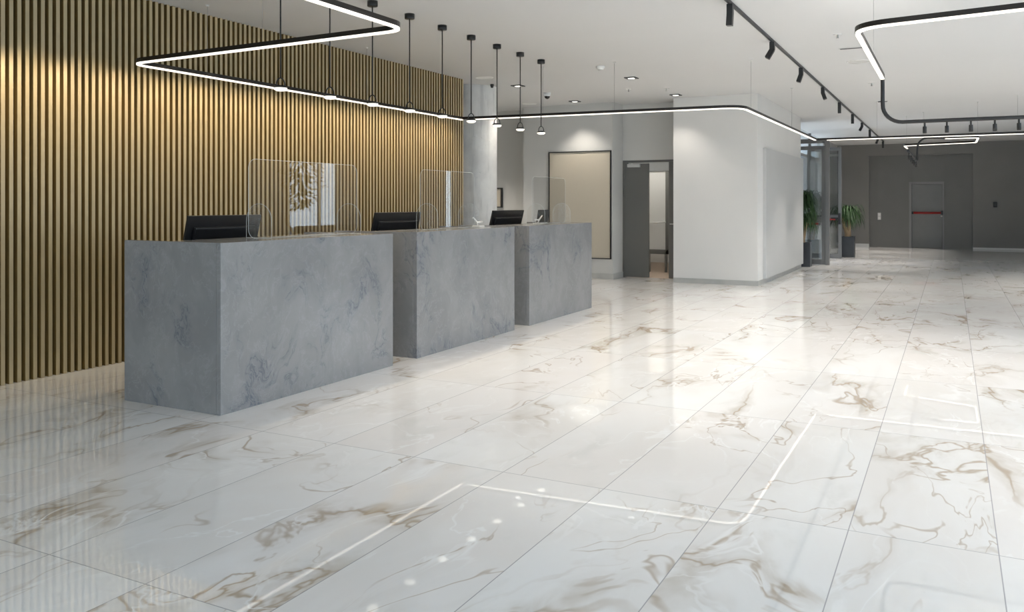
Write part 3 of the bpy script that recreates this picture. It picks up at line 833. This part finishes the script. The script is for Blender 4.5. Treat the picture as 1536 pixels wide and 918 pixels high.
def potted(x, y, w, h, stems, label, seed):
    t = thing('potted_plant', label, 'plant', (x, y, 0), 'yucca plants in tall planters by the entrance')
    o = MB(); a = w/2; b = a-.018
    o.box(x-a, x+a, y-a, y-b, 0, h, .003); o.box(x-a, x+a, y+b, y+a, 0, h, .003); o.box(x-a, x-b, y-b, y+b, 0, h); o.box(x+b, x+a, y-b, y+b, 0, h); o.box(x-b, x+b, y-b, y+b, 0, .03)
    pl = o.build('planter', M['planter'], t)
    o = MB(); o.box(x-b, x+b, y-b, y+b, h-.10, h-.05); o.build('soil', M['soil'], sub(pl, t))
    for i, (path, rad, (n, L, sp)) in enumerate(stems):
        o = MB(); o.tube([(x+q[0], y+q[1], h-.06+q[2]) for q in path], rad, 10); o.build('trunk', M['bark'], t)
        e = path[-1]
        o = MB(); frond_crown(o, (x+e[0], y+e[1], h-.06+e[2]), n, L, sp, seed+i, bounds=(-3.22, 18.99))
        o.build('foliage', M['leaf'], t)
potted(-2.87, 19.31, .30, .53,
       [([(-.02, 0, 0), (-.02, 0, .12), (.03, -.02, .35), (.06, -.03, .55)], [.06, .05, .032, .026], (260, .36, .7)),
        ([(-.03, 0, .05), (-.05, 0, .4), (-.04, .0, .95)], [.05, .03, .024], (480, .52, .7))],
       'drooping green yucca in slate planter beside the wall block corner', 11)
potted(-2.37, 23.25, .33, .53,
       [([(0, 0, 0), (0, 0, .16), (-.08, 0, .30), (-.14, .02, .62)], [.085, .08, .04, .032], (260, .46, .85)),
        ([(0, 0, .08), (.03, 0, .3), (.035, .0, .66)], [.07, .042, .034], (260, .46, .85))],
       'bushy green yucca in slate planter behind the open glass door', 31)

# potted fig and sofa by the right-hand windows, seen mirrored in the clear screens
t = thing('potted_tree', 'leafy potted fig tree by the window, mirrored in the nearest clear screen', 'plant', (3.6, 14.25, 0))
o = MB(); o.lathe([(0, 0), (.2, 0), (.26, .5), (.24, .5), (.23, .46), (0, .46)], (3.6, 14.25, 0), 24); o.build('pot', M['planter'], t)
o = MB(); o.tube([(3.6, 14.25, .45), (3.62, 13.82, 1.0), (3.58, 13.8, 1.7), (3.6, 14.25, 2.5)], [.035, .03, .025, .015], 8); o.build('trunk', M['bark'], t)
o = MB(); rnd = random.Random(5)
for k in range(520):
    az = rnd.uniform(0, 2*PI); z = rnd.uniform(1.3, 2.75); r = rnd.uniform(.05, .46)*math.sin(max(.15, min(1, (z-1.15)/.6))*PI/2)*(1 if z < 2.3 else .75)
    c = Vector((3.6+r*math.cos(az), 14.25+r*math.sin(az), z)); d = Vector((math.cos(az), math.sin(az), rnd.uniform(-1.4, .2))).normalized()
    side = d.cross(Vector((rnd.uniform(-.5, .5), rnd.uniform(-.5, .5), 1))).normalized()
    L = rnd.uniform(.12, .2)
    o.ribbon([c, c+d*L*.4, c+d*L*.75, c+d*L], [.01, .055, .05, .004], side)
o.build('foliage', M['leaf2'], t)
t = thing('sofa', 'low grey sofa under the window, mirrored in the nearest clear screen', 'sofa', (4.3, 16.4, 0))
o = MB(); o.box(3.8, 4.75, 15.3, 17.6, .08, .42, .04); o.build('seat', M['sofa'], t)
o = MB(); o.box(4.5, 4.75, 15.3, 17.6, .42, .84, .05); o.build('backrest', M['sofa'], t)
for ya, yb in ((15.1, 15.3), (17.6, 17.8)):
    o = MB(); o.box(3.8, 4.75, ya, yb, .08, .6, .04); o.build('armrest', M['sofa'], t)
for xa in (3.85, 4.62):
    for ya in (15.2, 17.6):
        o = MB(); o.box(xa, xa+.06, ya, ya+.06, 0, .085); o.build('leg', M['black'], t)
l = bpy.data.lights.new('corridor_fill', 'POINT'); l.energy = 42; l.color = (1, .95, .88); l.shadow_soft_size = .15
lo_ = bpy.data.objects.new('corridor_fill', l); COL.objects.link(lo_); lo_.location = (-5.2, 15.6, 2.95)  # added lamp without a fixture, brightens the room behind the grey door
box_struct('ground_outside', M['outside'], XR+.2, XR+25, YR-20, 40, -.3, -.15)

# ------------------------------------------------------------------ world
w = bpy.data.worlds.new('World'); S.world = w; w.use_nodes = True
N = w.node_tree.nodes; L = w.node_tree.links
bg = N['Background']
tc = N.new('ShaderNodeTexCoord'); sp = N.new('ShaderNodeSeparateXYZ'); L.new(tc.outputs['Generated'], sp.inputs[0])
rp = N.new('ShaderNodeValToRGB'); L.new(sp.outputs['Z'], rp.inputs['Fac'])
rp.color_ramp.elements[0].position = 0.0; rp.color_ramp.elements[0].color = (.76, .865, 1.0, 1)
rp.color_ramp.elements[1].position = 0.6; rp.color_ramp.elements[1].color = (.64, .80, 1.0, 1)
L.new(rp.outputs['Color'], bg.inputs['Color'])
bg.inputs['Strength'].default_value = 4.1

# ------------------------------------------------------------------ camera
cam = bpy.data.cameras.new('camera'); co = bpy.data.objects.new('camera', cam); COL.objects.link(co)
F = 1260.0; A = math.atan(659/1260)
cam.sensor_width = 36; cam.sensor_fit = 'HORIZONTAL'
cam.lens = 36*F/1536
cam.shift_y = -(459-304)/1536
cam.clip_start = .05; cam.clip_end = 200
co.location = (0, 0, 1.4); co.rotation_euler = (PI/2, 0, A)
S.camera = co

S.view_settings.view_transform = 'Standard'
S.view_settings.look = 'None'
S.view_settings.gamma = 1
S.view_settings.use_curve_mapping = False
S.view_settings.exposure = 0.27
S.cycles.use_denoising = True
S.cycles.max_bounces = 10
S.cycles.diffuse_bounces = 5
S.cycles.glossy_bounces = 5
S.cycles.transparent_max_bounces = 24
S.cycles.sample_clamp_indirect = 8
